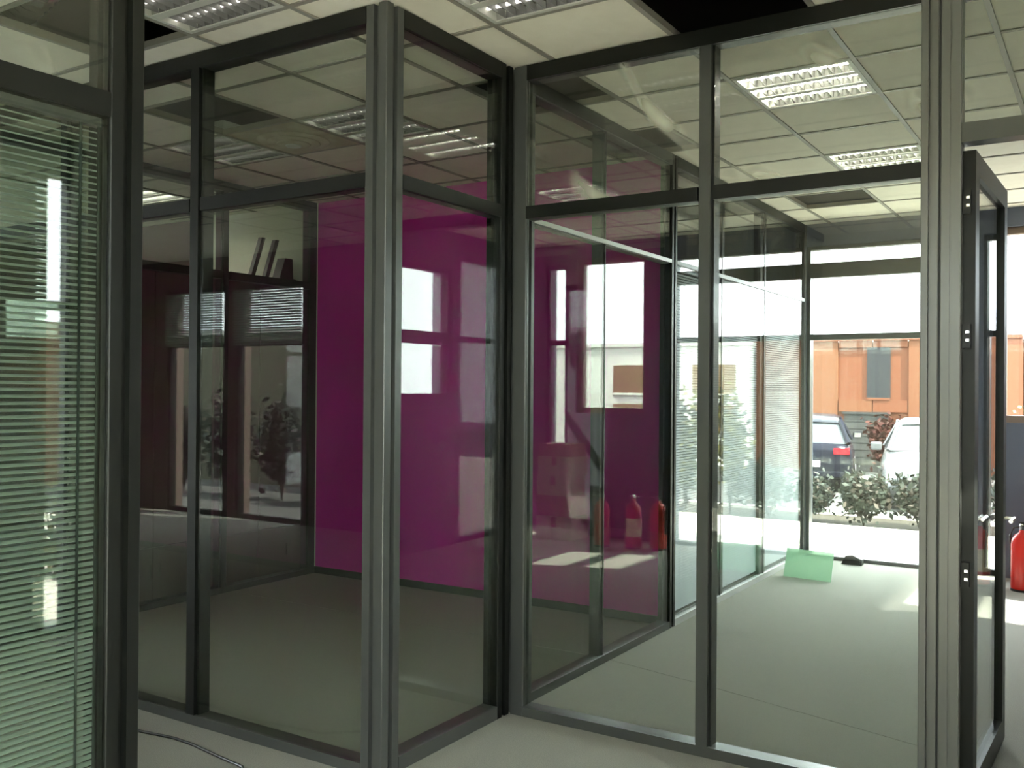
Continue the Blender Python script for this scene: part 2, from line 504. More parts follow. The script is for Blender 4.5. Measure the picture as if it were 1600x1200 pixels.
window('fill_window_10', 'x', YB - .02, -.09, .9, 3.0, 0, 2.75, [(C1A, C1B)], 'unseen wide window added at the corridor end behind for fill light', M_FRAME, .05, verts=[(1.93, 1.98)])  # opening added behind the camera as frontal fill
struct(MB().box(XR + .25, XR + 1.7, -.64, -.52, -.4, 3.3).build('wall_sun_block', M_WHITE), 'unseen short wall added outside to keep sun out of the corridor window', 'wall')  # added out of view only to stop sun through the narrow window
wall_openings('wall_left', 'y', XL - .25, XL, YB - .25, YF + .25, 3.95, [(-3.3, -1.2, 0, 2.75)], M_WHITE, 'off-white far left wall')
for u0, u1, nm in ((-7.61, -6.56, 'window_7'), (-6.37, -5.26, 'window_8')):
    b = MB()
    for k in range(22):
        zc = 2.68 - .03 * k
        b.prism([(YB + .020, zc - .0108), (YB + .043, zc + .0108), (YB + .043, zc + .0123), (YB + .020, zc - .0093)], u0, u1, lambda a, c, z: (z, a, c))
    o = b.build('slats', M_SLAT, bpy.data.objects[nm]); o['kind'] = 'stuff'
struct(MB().box(XR - .03, XR, -3.88, -.75, 0, H).build('wall_bounce_panel', M_WHITE), 'white panel added on the corridor side of the right wall to bounce light', 'wall')  # added as a bounce surface over the slate blue wall
struct(MB().box(XR - .03, XR, -.19, -.002, 0, H).build('trim_1', M_WHITE), 'white boxed pier between the narrow corridor window and the door frame', 'trim')
# inner walls
struct(MB().box(-W1, -.085, LD, LD + .12, 0, H).build('wall_magenta', M_MAG), 'magenta painted wall at the back of the corner glass room', 'wall')
struct(MB().box(-4.72, -W1, LD, LD + .12, 0, H).build('wall_white', M_WHITE), 'off-white wall seen over the cupboards of the next room', 'wall')
struct(MB().box(XL, -4.72, LD, LD + .12, 0, H).build('wall_dark', M_BROWNW), 'taupe wall carrying on left of the off-white wall', 'wall')
struct(MB().box(XB - .12, XB, -LB, LD, 0, 2.56).build('wall_taupe', M_BROWNW), 'taupe end wall of the next room, open above', 'wall')
struct(MB().box(-W1, -.085, LD - .012, LD, 0, .055).build('baseboard_magenta', M_FRAME2), 'dark skirting under the magenta wall', 'baseboard')

# ------------------------------------------------------------------ glass partitions
def grooved(x0, x1, y0, y1, g=.013, d=.022):
    """square post section with a groove down the middle of each face"""
    mx, my = (x0 + x1) / 2, (y0 + y1) / 2
    c = .003
    return [(x0 + c, y0), (mx - g, y0), (mx - g, y0 + d), (mx + g, y0 + d), (mx + g, y0), (x1 - c, y0), (x1, y0 + c),
            (x1, my - g), (x1 - d, my - g), (x1 - d, my + g), (x1, my + g), (x1, y1 - c), (x1 - c, y1),
            (mx + g, y1), (mx + g, y1 - d), (mx - g, y1 - d), (mx - g, y1), (x0 + c, y1), (x0, y1 - c),
            (x0, my + g), (x0 + d, my + g), (x0 + d, my - g), (x0, my - g), (x0, y0 + c)]


class Run:
    """one straight run of glazed partition. axis, plane of the front face, sign of the front normal, from a0 to a1"""

    def __init__(self, axis, p, s, a0, a1, label):
        self.axis, self.p, self.s, self.a0, self.a1 = axis, p, s, a0, a1
        self.root = thing('glass_partition', label, 'partition', (a0, p, 0) if axis == 'x' else (p, a0, 0))

    def bx(self, mb, u0, u1, d0, d1, z0, z1):
        q0, q1 = self.p - self.s * d0, self.p - self.s * d1
        return mb.box(u0, u1, q0, q1, z0, z1) if self.axis == 'x' else mb.box(q0, q1, u0, u1, z0, z1)

    def part(self, name, m, u0, u1, d0, d1, z0, z1, parent=None, label=None):
        return self.bx(MB(), u0, u1, d0, d1, z0, z1).build(name, m, parent or self.root, label=label)

    def frame(self, mulls, base=.045, top=.072, tw=.030, t=T, upper=None, lower=None, double=False, bm=None, tm=None, flush=False, fm=None, cover=None):
        """rails, transom, mullions (centre, width) and one pane per bay above and below the transom"""
        fm = fm or M_FRAME
        ed = [self.a0] + [x for c, w in mulls for x in (c - w / 2, c + w / 2)] + [self.a1]
        gd = [self.a0] + [x for c, w in mulls for x in (c - .005, c + .005)] + [self.a1]
        self.part('bottom_rail', bm or M_FRAME_L, self.a0, self.a1, 0, .085, 0, base)
        self.part('top_rail', fm, self.a0, self.a1, 0, .085, H - top, H)
        for c, w in mulls:
            mu = self.part('mullion', fm, c - w / 2, c + w / 2, .020 if flush else .018, .08, base, H - top)
            if flush:
                self.part('joint_strip', M_FRAME2, c - .005, c + .005, .008, .020, base, H - top, parent=mu)
            else:
                self.part('cover_strip', cover or M_FRAME_L, c - w / 2 + .008, c + w / 2 - .012, 0, .018, base, H - top, parent=mu)
        for k in range(0, len(ed), 2):
            u0, u1 = ed[k], ed[k + 1]
            self.part('transom', tm or fm, u0, u1, 0 if not flush else .020, .07, t - tw, t + tw)
            g0, g1 = (gd[k], gd[k + 1]) if flush else (u0, u1)
            for z0, z1, m in ((base, t - tw, lower or M_GLASS), (t + tw, H - top, upper or M_GLASS)):
                if flush:
                    z0, z1 = (base, t - .003) if z0 < 1 else (t + .003, H - top)
                self.part('pane', m, g0, g1, .010, .018, z0, z1)
                if double and z0 < 1:
                    self.part('pane', m, u0, u1, .070, .078, z0, t - tw)
        return ed

    def blind(self, u0, u1, z0, z1, m, pitch, single, tilt=35, cords=(), w=.016, label=None):
        """a venetian blind hung between the two panes"""
        root = self.part('blind', M_FRAME_L, u0 + .01, u1 - .01, .032, .056, z1 - .028, z1 - .002, label=label)
        n = int((z1 - z0 - .05) / pitch)
        a = math.radians(tilt)
        dc, dz, th = w / 2 * math.cos(a), w / 2 * math.sin(a), .0012
        def slat(mb, zc):
            # thin slightly arched slat, room edge lower
            pts = [(.044 - dc, zc - dz), (.044, zc + .0015), (.044 + dc, zc + dz), (.044 + dc, zc + dz + th), (.044, zc + .0015 + th), (.044 - dc, zc - dz + th)]
            vs = []
            for u in (u0 + .012, u1 - .012):
                for d, z in pts:
                    q = self.p - self.s * d
                    vs.append((u, q, z) if self.axis == 'x' else (q, u, z))
            return mb.add(vs, [(0, 1, 2, 3, 4, 5), (11, 10, 9, 8, 7, 6)] + [(i, (i + 1) % 6, 6 + (i + 1) % 6, 6 + i) for i in range(6)])
        if single:
            me = None
            for k in range(n):
                zc = z1 - .045 - k * pitch
                if me is None:
                    first = slat(MB(), zc).build('slat', m, root)
                    me = first.data
                else:
                    o = bpy.data.objects.new('slat', me)
                    COL.objects.link(o); o.parent = root
                    o.location = (0, 0, -k * pitch)
        else:
            b = MB()
            for k in range(n):
                slat(b, z1 - .045 - k * pitch)
            o = b.build('slats', m, root)
            o['kind'] = 'stuff'
        for c in cords:
            self.part('cord', M_CORD, c - .0035, c + .0035, .0300, .0335, z0 + .01, z1 - .028, parent=root)
        self.part('bottom_bar', M_FRAME_L, u0 + .012, u1 - .012, .034, .054, z0 + .004, z0 + .018, parent=root)
        return root


# corner room, front: from the next room's side to the near corner post
ra = Run('x', -LB, -1, -W1, -.11, 'dark framed glass partition left of the near corner post, front of the magenta room')
ra.frame([(-2.17, .075), (-1.145, .075)], cover=M_FRAME)
po = MB().prism(grooved(-.11, 0, -LB, -LB + .11), 0, H).build('corner_post', M_FRAME_L, ra.root)
# corner room, short return from near corner post to the inner corner
rb = Run('y', 0, 1, -LB + .11, -.10, 'single narrow glass bay between the near corner post and the inner corner post')
rb.frame([], base=.06)
MB().prism(grooved(-.085, 0, -.10, 0), 0, H).build('end_post', M_FRAME, rb.root)
# same line carried on behind the middle room's glass
rd = Run('y', 0, 1, .085, 1.94, 'glass partition between the magenta room and the middle room, with one slim mullion')
rd.frame([(1.00, .06)], tm=M_PALE_AL, tw=.016, flush=True, fm=M_FRAME_L)  # transom and its cover made pale to imitate a grazing window reflection
rd.part('transom_cover', M_PALE_AL, .085, 1.94, 0, .010, T - .012, T + .012)
MB().prism(grooved(-.085, 0, 1.94, 2.03), 0, H).build('end_post', M_FRAME, rd.root)
# front of the middle room
rc = Run('x', 0, -1, .075, 1.826, 'wide glass partition fronting the middle room, from inner corner to the door frame')
rc.frame([(.972, .07)], upper=M_GLASS_STREAK)
MB().prism(grooved(-.085, .075, 0, .085), 0, H).build('corner_post', M_FRAME_L, rc.root)
MB().prism(grooved(1.826, 1.888, 0, .085, .005, .02), 0, H).build('end_post', M_FRAME_P, rc.root)
# blind partition running on to the outside window
rf = Run('y', 0, 1, 2.03, 5.06, 'glass partition with pale venetian blinds running back to the outside window')
ed = rf.frame([(2.90, .15), (3.90, .15)], double=True, bm=M_PALE_AL, tm=M_FRAME_L, tw=.018, flush=True, upper=M_GLASS_F, lower=M_GLASS_F)
rf.part('transom_cover', M_FRAME_L, 2.03, 5.06, 0, .010, T - .014, T + .014)
for k in range(0, len(ed), 2):
    rf.blind(ed[k], ed[k + 1], .045, T - .018, M_SLATW, .0186, False, tilt=62)
MB().prism(grooved(-.085, 0, 5.06, 5.115, .006, .01), 0, H).build('end_post', M_FRAME_L, rf.root)
# blind partition on the near left
rl = Run('y', 0, 1, -5.70, -2.16, 'near glass partition with a lowered grey venetian blind at the left edge')
ed = rl.frame([(-4.70, .07), (-3.68, .07)], t=2.371, tw=.035, double=True, upper=M_GLASS_STREAK)
rl.blind(ed[4], ed[5], .045, 2.336, M_SLAT, .0186, True, tilt=28, cords=(-3.3, -2.235, -2.178), label='lowered grey venetian blind with dark ladder cords')
for k in (0, 2):  # closed blinds added in the unseen bays to block a mirrored window
    rl.blind(ed[k], ed[k + 1], .045, 2.336, M_SLAT, .0186, False, tilt=50)
MB().prism(grooved(-.11, 0, -2.16, -2.05), 0, H).build('end_post', M_FRAME, rl.root)
# left side of the corner room
re_ = Run('y', -W1, 1, -LB + .09, 1.916, 'glass partition on the far left side of the magenta room, cupboards behind it')
M_DARKF = mat('black_aluminium', (0.010, 0.010, 0.009), 0.4)
re_.frame([(.03, .07), (1.035, .07)], fm=M_DARKF, cover=M_DARKF, bm=M_DARKF)
re_.part('end_post', M_DARKF, 1.916, 1.994, 0, .085, 0, H)

# ------------------------------------------------------------------ door frame, over-door glass and the open leaf
dr = empty_struct('door_1', 'grey framed glass door standing open into the middle room', 'door', (1.9, 0, 0))
DX0, DX1, DH = 1.966, 2.87, 2.482
MB().prism(grooved(1.895, DX0, 0, .085, .003, .004), 0, H).build('jamb', M_FRAME_P, dr)
MB().box(1.888, 1.895, .012, .06, 0, H).build('gasket', M_FRAME2, dr)
MB().box(DX1, DX1 + .065, 0, .085, 0, H).build('jamb', M_FRAME_L, dr)
MB().box(DX0, DX1, 0, .085, DH, DH + .072).build('door_head', M_FRAME_L, dr)
MB().box(DX0, DX1, 0, .085, H - .072, H).build('top_rail', M_FRAME, dr)
MB().box(DX0, DX1, .010, .018, DH + .072, H - .072).build('pane', M_GLASS_STREAK, dr)
MB().box(DX1 + .065, XR, 0, .085, 0, H).build('filler_panel', M_FRAME, dr)
# leaf: hinged on the left jamb, swung 87 degrees inwards
lf = bpy.data.objects.new('door_leaf', None)
COL.objects.link(lf); lf.parent = dr
lf.location = (DX0 + .022 - 1.9, .05, 0)
lf.rotation_euler = (0, 0, math.radians(88.3))
def leafpart(mb, name, m):
    o = bpy.data.objects.new(name, mb.mesh(name, m)); COL.objects.link(o); o.parent = lf
    return o
lw_, lh = .89, 2.46
leafpart(MB().box(0, .085, -.022, .022, .012, lh), 'stile', M_FRAME)
leafpart(MB().box(lw_ - .085, lw_, -.022, .022, .012, lh), 'stile', M_FRAME)
leafpart(MB().box(.085, lw_ - .085, -.022, .022, .012, .11), 'bottom_rail', M_FRAME)
leafpart(MB().box(.085, lw_ - .085, -.022, .022, lh - .085, lh), 'top_rail', M_FRAME)
leafpart(MB().box(.085, lw_ - .085, -.005, .005, .11, lh - .085), 'pane', M_GLASS)
leafpart(MB().tube([(lw_ - .045, -.022, 1.0), (lw_ - .045, -.06, 1.0), (lw_ - .16, -.06, 1.0)], .009), 'handle', M_CHROME)
for z in (2.266, 1.766, .88):
    hg = MB().box(DX0 + .001, DX0 + .030, .030, .048, z - .045, z + .045).build('hinge', M_FRAME, dr)
    for dz in (-.015, .015):
        MB().box(DX0 + .014, DX0 + .026, .024, .030, z + dz - .005, z + dz + .005).build('hinge_pin', M_CHROME, hg)

# ------------------------------------------------------------------ recessed louvre lights, diffuser, flexible duct
def make_light(i, j, label):
    lit = (i, j) in {(1, 2), (1, 5), (-8, 2)}
    x0, y0 = GX + .6 * i, GY + .6 * j
    t = thing('ceiling_light', label, 'light', (x0 + .3, y0 + .3, H), 'recessed louvre ceiling lights')
    f = MB()
    f.box(x0 + .014, x0 + .586, y0 + .014, y0 + .034, H, H + .09); f.box(x0 + .014, x0 + .586, y0 + .566, y0 + .586, H, H + .09)
    f.box(x0 + .014, x0 + .034, y0 + .034, y0 + .566, H, H + .09); f.box(x0 + .566, x0 + .586, y0 + .034, y0 + .566, H, H + .09)
    f.box(x0 + .014, x0 + .586, y0 + .014, y0 + .586, H + .09, H + .1)
    bw = .532 / 3
    for k in (1, 2):
        yc = y0 + .034 + bw * k
        f.box(x0 + .034, x0 + .566, yc - .022, yc + .022, H + .001, H + .008)
    f.build('housing', M_LAMPW, t)
    for k in range(3):
        c0, c1 = y0 + .034 + bw * k + (.022 if k else .004), y0 + .034 + bw * (k + 1) - (.022 if k < 2 else .004)
        n = 10
        vs, fs = [], []
        for q in range(n + 1):
            a = math.pi * q / n
            yy = (c0 + c1) / 2 - (c1 - c0) / 2 * math.cos(a)
            zz = H + .004 + .066 * math.sin(a) ** .8
            vs += [(x0 + .036, yy, zz), (x0 + .564, yy, zz)]
        for q in range(n):
            fs.append((2 * q, 2 * q + 2, 2 * q + 3, 2 * q + 1))
        rf_ = MB().add(vs, fs).build('reflector', M_MIRROR, t, smooth=True)
        MB().tube([(x0 + .04, (c0 + c1) / 2, H + .026), (x0 + .56, (c0 + c1) / 2, H + .026)], .008, 8).build('tube', M_TUBE if lit else M_TUBE_GLINT, rf_)
        me = None
        for b in range(1, 11):
            xb = x0 + .036 + .528 * b / 11
            if me is None:
                me = MB().prism([(c0, H + .002), (c1, H + .002), (c1 - .010, H + .030), (c0 + .010, H + .030)], xb - .0012, xb + .0012,
                                lambda a, b_, z: (z, a, b_)).build('louvre_blade', M_BLADE, rf_)
                xb0 = xb
            else:
                o = bpy.data.objects.new('louvre_blade', me.data); COL.objects.link(o); o.parent = rf_
                o.location = (xb - xb0, 0, 0)
    return t


for (i, j), lab in LIGHTS.items():
    make_light(i, j, lab)

x0, y0 = GX + .6 * DIFF[0], GY + .6 * DIFF[1]
dfz = thing('air_diffuser', 'round ringed air diffuser in a stained tile above the magenta room', 'vent', (x0 + .3, y0 + .3, H))
MB().box(x0 + .013, x0 + .587, y0 + .013, y0 + .587, H + .002, H + .014).build('plate', M_TILE_OLD, dfz)
for r, zz in ((.22, -.012), (.16, -.022), (.10, -.032)):
    MB().lathe([(r - .035, -.004 + zz), (r, zz), (r + .006, .0 + zz + .005), (r - .02, .012 + zz)], (x0 + .3, y0 + .3, H - .002), 28).build('ring', M_TILE_OLD, dfz, smooth=True)
MB().lathe([(.045, -.045), (.05, -.04), (.05, .0)], (x0 + .3, y0 + .3, H), 20).build('core', M_LAMPW, dfz)

# foil duct in the ceiling void over the missing corridor tile by the left post
du = MB()
path = [(-2.6 + .16 * k, -1.42 + .06 * math.sin(k * .6), 3.36 + .03 * math.sin(k * .9)) for k in range(18)]
vs, fs = [], []
P = []
for a, b in zip(path[:-1], path[1:]):
    for s in range(6):
        P.append([a[q] + (b[q] - a[q]) * s / 6 for q in range(3)])
n = 14
for k, p in enumerate(P):
    r = .115 + (.012 if k % 2 else 0)
    for q in range(n):
        w = 2 * math.pi * q / n
        vs.append((p[0], p[1] + r * math.cos(w), p[2] + r * math.sin(w)))
for k in range(len(P) - 1):
    for q in range(n):
        fs.append((k * n + q, k * n + (q + 1) % n, (k + 1) * n + (q + 1) % n, (k + 1) * n + q))
tag(du.add(vs, fs).build('flexible_duct', M_DUCT), 'ribbed foil flexible duct in the ceiling void above the open passage', 'duct')

# ------------------------------------------------------------------ cupboards behind the left glass, things on top
def cupboard(y0, y1, label, door_ys, handles):
    t = thing('cupboard', label, 'cupboard', (-3.6, (y0 + y1) / 2, 0))
    b = MB()
    b.box(-3.90, -3.372, y0, y0 + .02, 0, 2.40); b.box(-3.90, -3.372, y1 - .02, y1, 0, 2.40)
    b.box(-3.90, -3.372, y0 + .02, y1 - .02, 2.38, 2.40); b.box(-3.90, -3.372, y0 + .02, y1 - .02, 0, .08)
    b.box(-3.90, -3.885, y0 + .02, y1 - .02, .08, 2.38)
    b.build('carcass', M_TAUPE2, t)
    for a, c in door_ys:
        for z0, z1 in ((.02, .40), (.408, 2.385)):
            d = MB().box(-3.370, -3.350, a + .004, c - .004, z0, z1).build('door', M_TAUPE, t)
            for hy, hz in handles:
                if a < hy < c and z0 < hz < z1:
                    MB().tube([(-3.350, hy, hz - .045), (-3.325, hy, hz - .045), (-3.325, hy, hz + .045), (-3.350, hy, hz + .045)], .006, 6).build('handle', M_CHROME, d)
    return t


cupboard(1.02, 1.985, 'tall taupe cupboard behind glass next to the magenta wall', [(1.02, 1.50), (1.50, 1.985)], [(1.46, .24), (1.78, .22)])
cupboard(.03, .995, 'tall taupe cupboard left of the one against the magenta wall', [(.03, .51), (.51, .995)], [(.47, .24), (.55, .24)])
for q, (yy, lab) in enumerate(((1.53, 'slim black file leaning on top of the cupboard, the left one'), (1.68, 'slim black file leaning on top of the cupboard, beside the black block'))):
    t = thing('file_folder', lab, 'file', (-3.48, yy, 2.40), 'files on the cupboard')
    mb = MB()
    mb.prism([(yy - .05, 2.40), (yy - .01, 2.40), (yy + .12, 2.78), (yy + .08, 2.78)], -3.50, -3.46, lambda a, b, z: (z, a, b))
    mb.build('cover', M_BLACK, t)
    MB().prism([(yy - .038, 2.41), (yy - .022, 2.41), (yy + .108, 2.77), (yy + .092, 2.77)], -3.455, -3.452, lambda a, b, z: (z, a, b)).build('spine_strip', M_TAUPE2, t)
t = thing('storage_box', 'squat black stepped box on the cupboard top near the magenta wall', 'box', (-3.55, 1.87, 2.40))
MB().box(-3.56, -3.44, 1.80, 1.975, 2.40, 2.47).build('base', M_BLACK, t)
MB().prism([(1.81, 2.47), (1.965, 2.47), (1.955, 2.64), (1.87, 2.64)], -3.55, -3.46, lambda a, b, z: (z, a, b)).build('lid', M_BLACK, t)

# ------------------------------------------------------------------ things on the floor
def extinguisher(x, y, rz, label):
    t = thing('fire_extinguisher', label, 'extinguisher', (x, y, 0), 'fire extinguishers by the window wall')
    t.rotation_euler = (0, 0, rz)
    def lp(mb, name, m, parent=t, smooth=False):
        o = bpy.data.objects.new(name, mb.mesh(name, m, smooth=smooth)); COL.objects.link(o); o.parent = parent; return o
    lp(MB().lathe([(.066, 0), (.078, .008), (.08, .03), (.08, .36), (.074, .40), (.05, .44), (.026, .455), (.022, .475)], n=24), 'cylinder', M_RED, smooth=True)
    lp(MB().lathe([(.0812, .12), (.0812, .30)], n=24), 'label_sleeve', M_LABEL) if rz > 1 else None
    lp(MB().lathe([(.082, .0), (.082, .018)], n=24), 'base_ring', M_BLACK)
    v = lp(MB().lathe([(.02, .475), (.024, .48), (.024, .515), (.015, .525)], n=12), 'valve', M_CHROME)
    lp(MB().prism([(-.02, .515), (.10, .545), (.10, .557), (-.02, .535)], -.01, .01, lambda a, b, z: (a, z, b)), 'lever', M_BLACK, v)
    lp(MB().prism([(.0, .492), (.10, .500), (.10, .510), (.0, .506)], -.009, .009, lambda a, b, z: (a, z, b)), 'carry_handle', M_CHROME, v)
    lp(MB().tube([(-.02, 0, .50), (-.07, 0, .49), (-.10, 0, .42), (-.095, 0, .30), (-.093, 0, .16)], .010, 8), 'hose', M_BLACK)
    return t


extinguisher(1.28, 4.72, .3, 'red fire extinguisher nearest the tall window, mirrored in the magenta room glass')
extinguisher(1.52, 4.66, 2.2, 'red fire extinguisher with a cream label sleeve, in the middle of the row')
extinguisher(1.83, 4.60, -.5, 'red fire extinguisher seen past the open door leaf, under the square window')

zz = 0
for k, (w, d, h, m, lab) in enumerate(((.42, .36, .24, M_CARDW, 'pale cardboard carton at the bottom of the stack by the blue wall'),
                                       (.40, .34, .21, M_CARD, 'brown carton resting second from the bottom of the stack'),
                                       (.39, .33, .20, M_CARDW, 'pale carton resting third from the bottom of the stack'),
                                       (.40, .34, .20, M_CARDW, 'whiter carton just under the topmost brown one'),
                                       (.38, .32, .13, M_CARD, 'flat brown carton topmost of the stack seen through the door glass'))):
    x, y = 2.42 + .012 * ((k * 7) % 3 - 1), 4.83 + .01 * ((k * 5) % 3 - 1)
    t = thing('carton', lab, 'box', (x, y, zz), 'cartons stacked by the blue wall')
    MB().box(x - w / 2, x + w / 2, y - d / 2, y + d / 2, zz, zz + h).build('body', m, t, bevel=.004)
    MB().box(x - w / 2 - .001, x + w / 2 + .001, y - .03, y + .03, zz + h, zz + h + .0015).build('tape', M_TAPE, t)
    f = MB(); f.box(x - .03, x + .03, y - d / 2 - .0015, y - d / 2, zz + h * .55, zz + h); f.build('front_tape', M_TAPE, t)
    zz += h + .0015

t = thing('green_sheet', 'translucent green plastic sheet propped on the carpet at the foot of the blinds', 'sheet', (.3, 4.1, 0))
MB().add([(.095, 4.12, .001), (.496, 4.075, .001), (.50, 4.16, .225), (.10, 4.205, .225), (.095, 4.126, .001), (.496, 4.081, .001), (.50, 4.166, .225), (.10, 4.211, .225)],
         [(0, 1, 2, 3), (7, 6, 5, 4), (0, 4, 5, 1), (1, 5, 6, 2), (2, 6, 7, 3), (3, 7, 4, 0)]).build('sheet_face', M_GREEN, t)
MB().box(.13, .16, 4.135, 4.40, 0, .006).build('stay', M_GREEN, t)
t = thing('door_stop', 'small black wedge on the carpet at the foot of the tall window', 'wedge', (.45, 5.02, 0))
MB().prism([(.36, 0), (.54, 0), (.54, .05), (.46, .085), (.40, .075)], 4.98, 5.06, lambda a, b, z: (a, z, b)).build('wedge_body', M_BLACK, t)
MB().box(.38, .52, 4.972, 4.98, .01, .04).build('rubber_pad', M_TYRE, t)

cb = MB().tube([(-2.2, -1.02, .006), (-1.8, -1.09, .006), (-1.236, -1.13, .006), (-1.05, -1.10, .006), (-.92, -1.105, .006), (-.75, -1.13, .006), (-.55, -1.155, .006), (-.42, -1.26, .006), (-.38, -1.55, .006)], .006, 8)
tag(cb.build('power_cable', M_BLACK, smooth=True), 'thin black cable lying on the carpet in the open passage', 'cable')

# ------------------------------------------------------------------ outside
GZ = -.40
struct(MB().box(-60, 60, 8.95, 90, GZ - .2, GZ).build('ground', M_ASPH), 'pale asphalt car park', 'ground')
struct(MB().box(XR + .25, 60, -40, 8.95, GZ - .2, GZ).build('ground', M_ASPH), 'pale asphalt beside the building', 'ground')
struct(MB().box(-60, XR + .25, -40, YB - .25, GZ - .2, -.05).build('ground', M_ASPH), 'paved yard behind the building', 'ground')
struct(MB().box(-9, XR + 1.6, YF + .25, 7.65, GZ, -.015).build('pavement', M_PAVE), 'sunlit pale paving strip along the outside wall', 'pavement')
struct(MB().box(XR + .25, XR + 1.6, -8, YF + .25, GZ, -.015).build('pavement', M_PAVE), 'sunlit pale paving strip along the right wall', 'pavement')
struct(MB().box(-.5, 12, -14, YB - .25, GZ, -.02).build('pavement', M_PAVE), 'unseen pale paving added behind the corridor end to bounce sun inside', 'pavement')  # added as a bright bounce surface for the corridor ceiling
struct(MB().box(XR + 1.6, 9, -6, 3, GZ - .1, -.03).build('pavement', M_PAVE), 'wide pale paving added beside the right wall to bounce light inside', 'pavement')  # added to throw more light through the right wall windows
struct(MB().box(-9, 6, 7.65, 8.85, GZ, -.06).build('planting_bed', M_SOIL), 'planting bed of bare soil between paving and car park', 'bed')
struct(MB().box(-9, 6, 8.85, 8.95, GZ, -.02).build('kerb', M_KERB), 'kerb of the planting bed', 'kerb')

def shrub(x, y, z, w, h, n, m, label, m2=None, seed=0, leaf=.06, group=None, name='shrub'):
    rnd = random.Random(seed)
    t = thing(name, label, 'shrub', (x, y, z), group)
    s = MB()
    tips = []
    for k in range(9):
        a = rnd.uniform(0, 6.28); l = rnd.uniform(.45, .9)
        tip = (x + w * .42 * l * math.cos(a), y + w * .36 * l * math.sin(a), z + h * rnd.uniform(.6, .97))
        mid = (x + (tip[0] - x) * .4, y + (tip[1] - y) * .4, z + h * .4)
        s.tube([(x, y, z), mid, tip], .008, 5)
        tips.append((mid, tip))
    s.build('stems', M_STEM, t)
    for mm, share in ((m, .75), (m2 or m, .25)):
        b = MB()
        for k in range(int(n * share)):
            mid, tip = rnd.choice(tips)
            u = rnd.random()
            c = Vector(mid).lerp(Vector(tip), u) + Vector((rnd.gauss(0, w * .13), rnd.gauss(0, w * .12), rnd.gauss(0, h * .10) - h * .12 * rnd.random()))
            if c.z < z + .02: c.z = z + .02 + rnd.random() * h * .3
            d = Vector((rnd.gauss(0, 1), rnd.gauss(0, 1), rnd.gauss(.2, .8))).normalized()
            e = d.orthogonal().normalized()
            e.rotate(Matrix.Rotation(rnd.uniform(0, 6.28), 3, d))
            l = leaf * rnd.uniform(.7, 1.4)
            b.add([c - d * l / 2, c + e * l * .28, c + d * l / 2, c - e * l * .28], [(0, 1, 2, 3)])
        o = b.build('leaves', mm, t)
        o['kind'] = 'stuff'
    return t


spots = [(-.78, 8.05, .66, .62, 'loose grey-green shrub outside, next to the blinds partition and below the dark blue car'),
         (-.10, 8.0, .56, .72, 'twiggy half-dry shrub outside, just left of the silver car'),
         (.52, 8.05, .68, .70, 'dense grey-green shrub outside, in front of the silver car bonnet')]
for k, (x, y, w, h, lab) in enumerate(spots):
    shrub(x, y, -.06, w, h, 1500, M_LEAF, lab, M_LEAF2, seed=k + 1, leaf=.075)
for k in range(2):
    shrub(1.25 + 1.72 * k, 8.1, -.06, .95, .75, 1100, M_LEAF, 'grey-green shrub in the bed outside, hidden behind the thick post and wall', M_LEAF2, seed=20 + k, leaf=.08, group='shrubs behind the post')
for k in range(4):
    shrub(-1.6 - 1.05 * k, 8.1, -.06, .9, .7, 900, M_LEAF, 'grey-green shrub in the bed outside, hidden behind the blinds', M_LEAF2, seed=30 + k, leaf=.08, group='shrubs behind the blinds')
for k, x in enumerate((1.75, 2.35)):
    shrub(x - .02, 8.0, -.06, .5, 1.65, 700, M_LEAFY, 'tall yellow-green shrub outside below the square window', M_LEAF, seed=40 + k, leaf=.10, group='tall shrubs under the window')
shrub(-2.1, 19.35, GZ, .9, 1.35, 1600, M_LEAFR, 'dark red bush beyond the cars, before the grey garage shutter', seed=50, leaf=.13)
for k in range(3):
    shrub(XR + 1.9, -.1 + .95 * k, -.3, .8, 1.0, 700, M_LEAF, 'green shrub outside the right wall', M_LEAFY, seed=60 + k, leaf=.08, group='shrubs by the right wall')


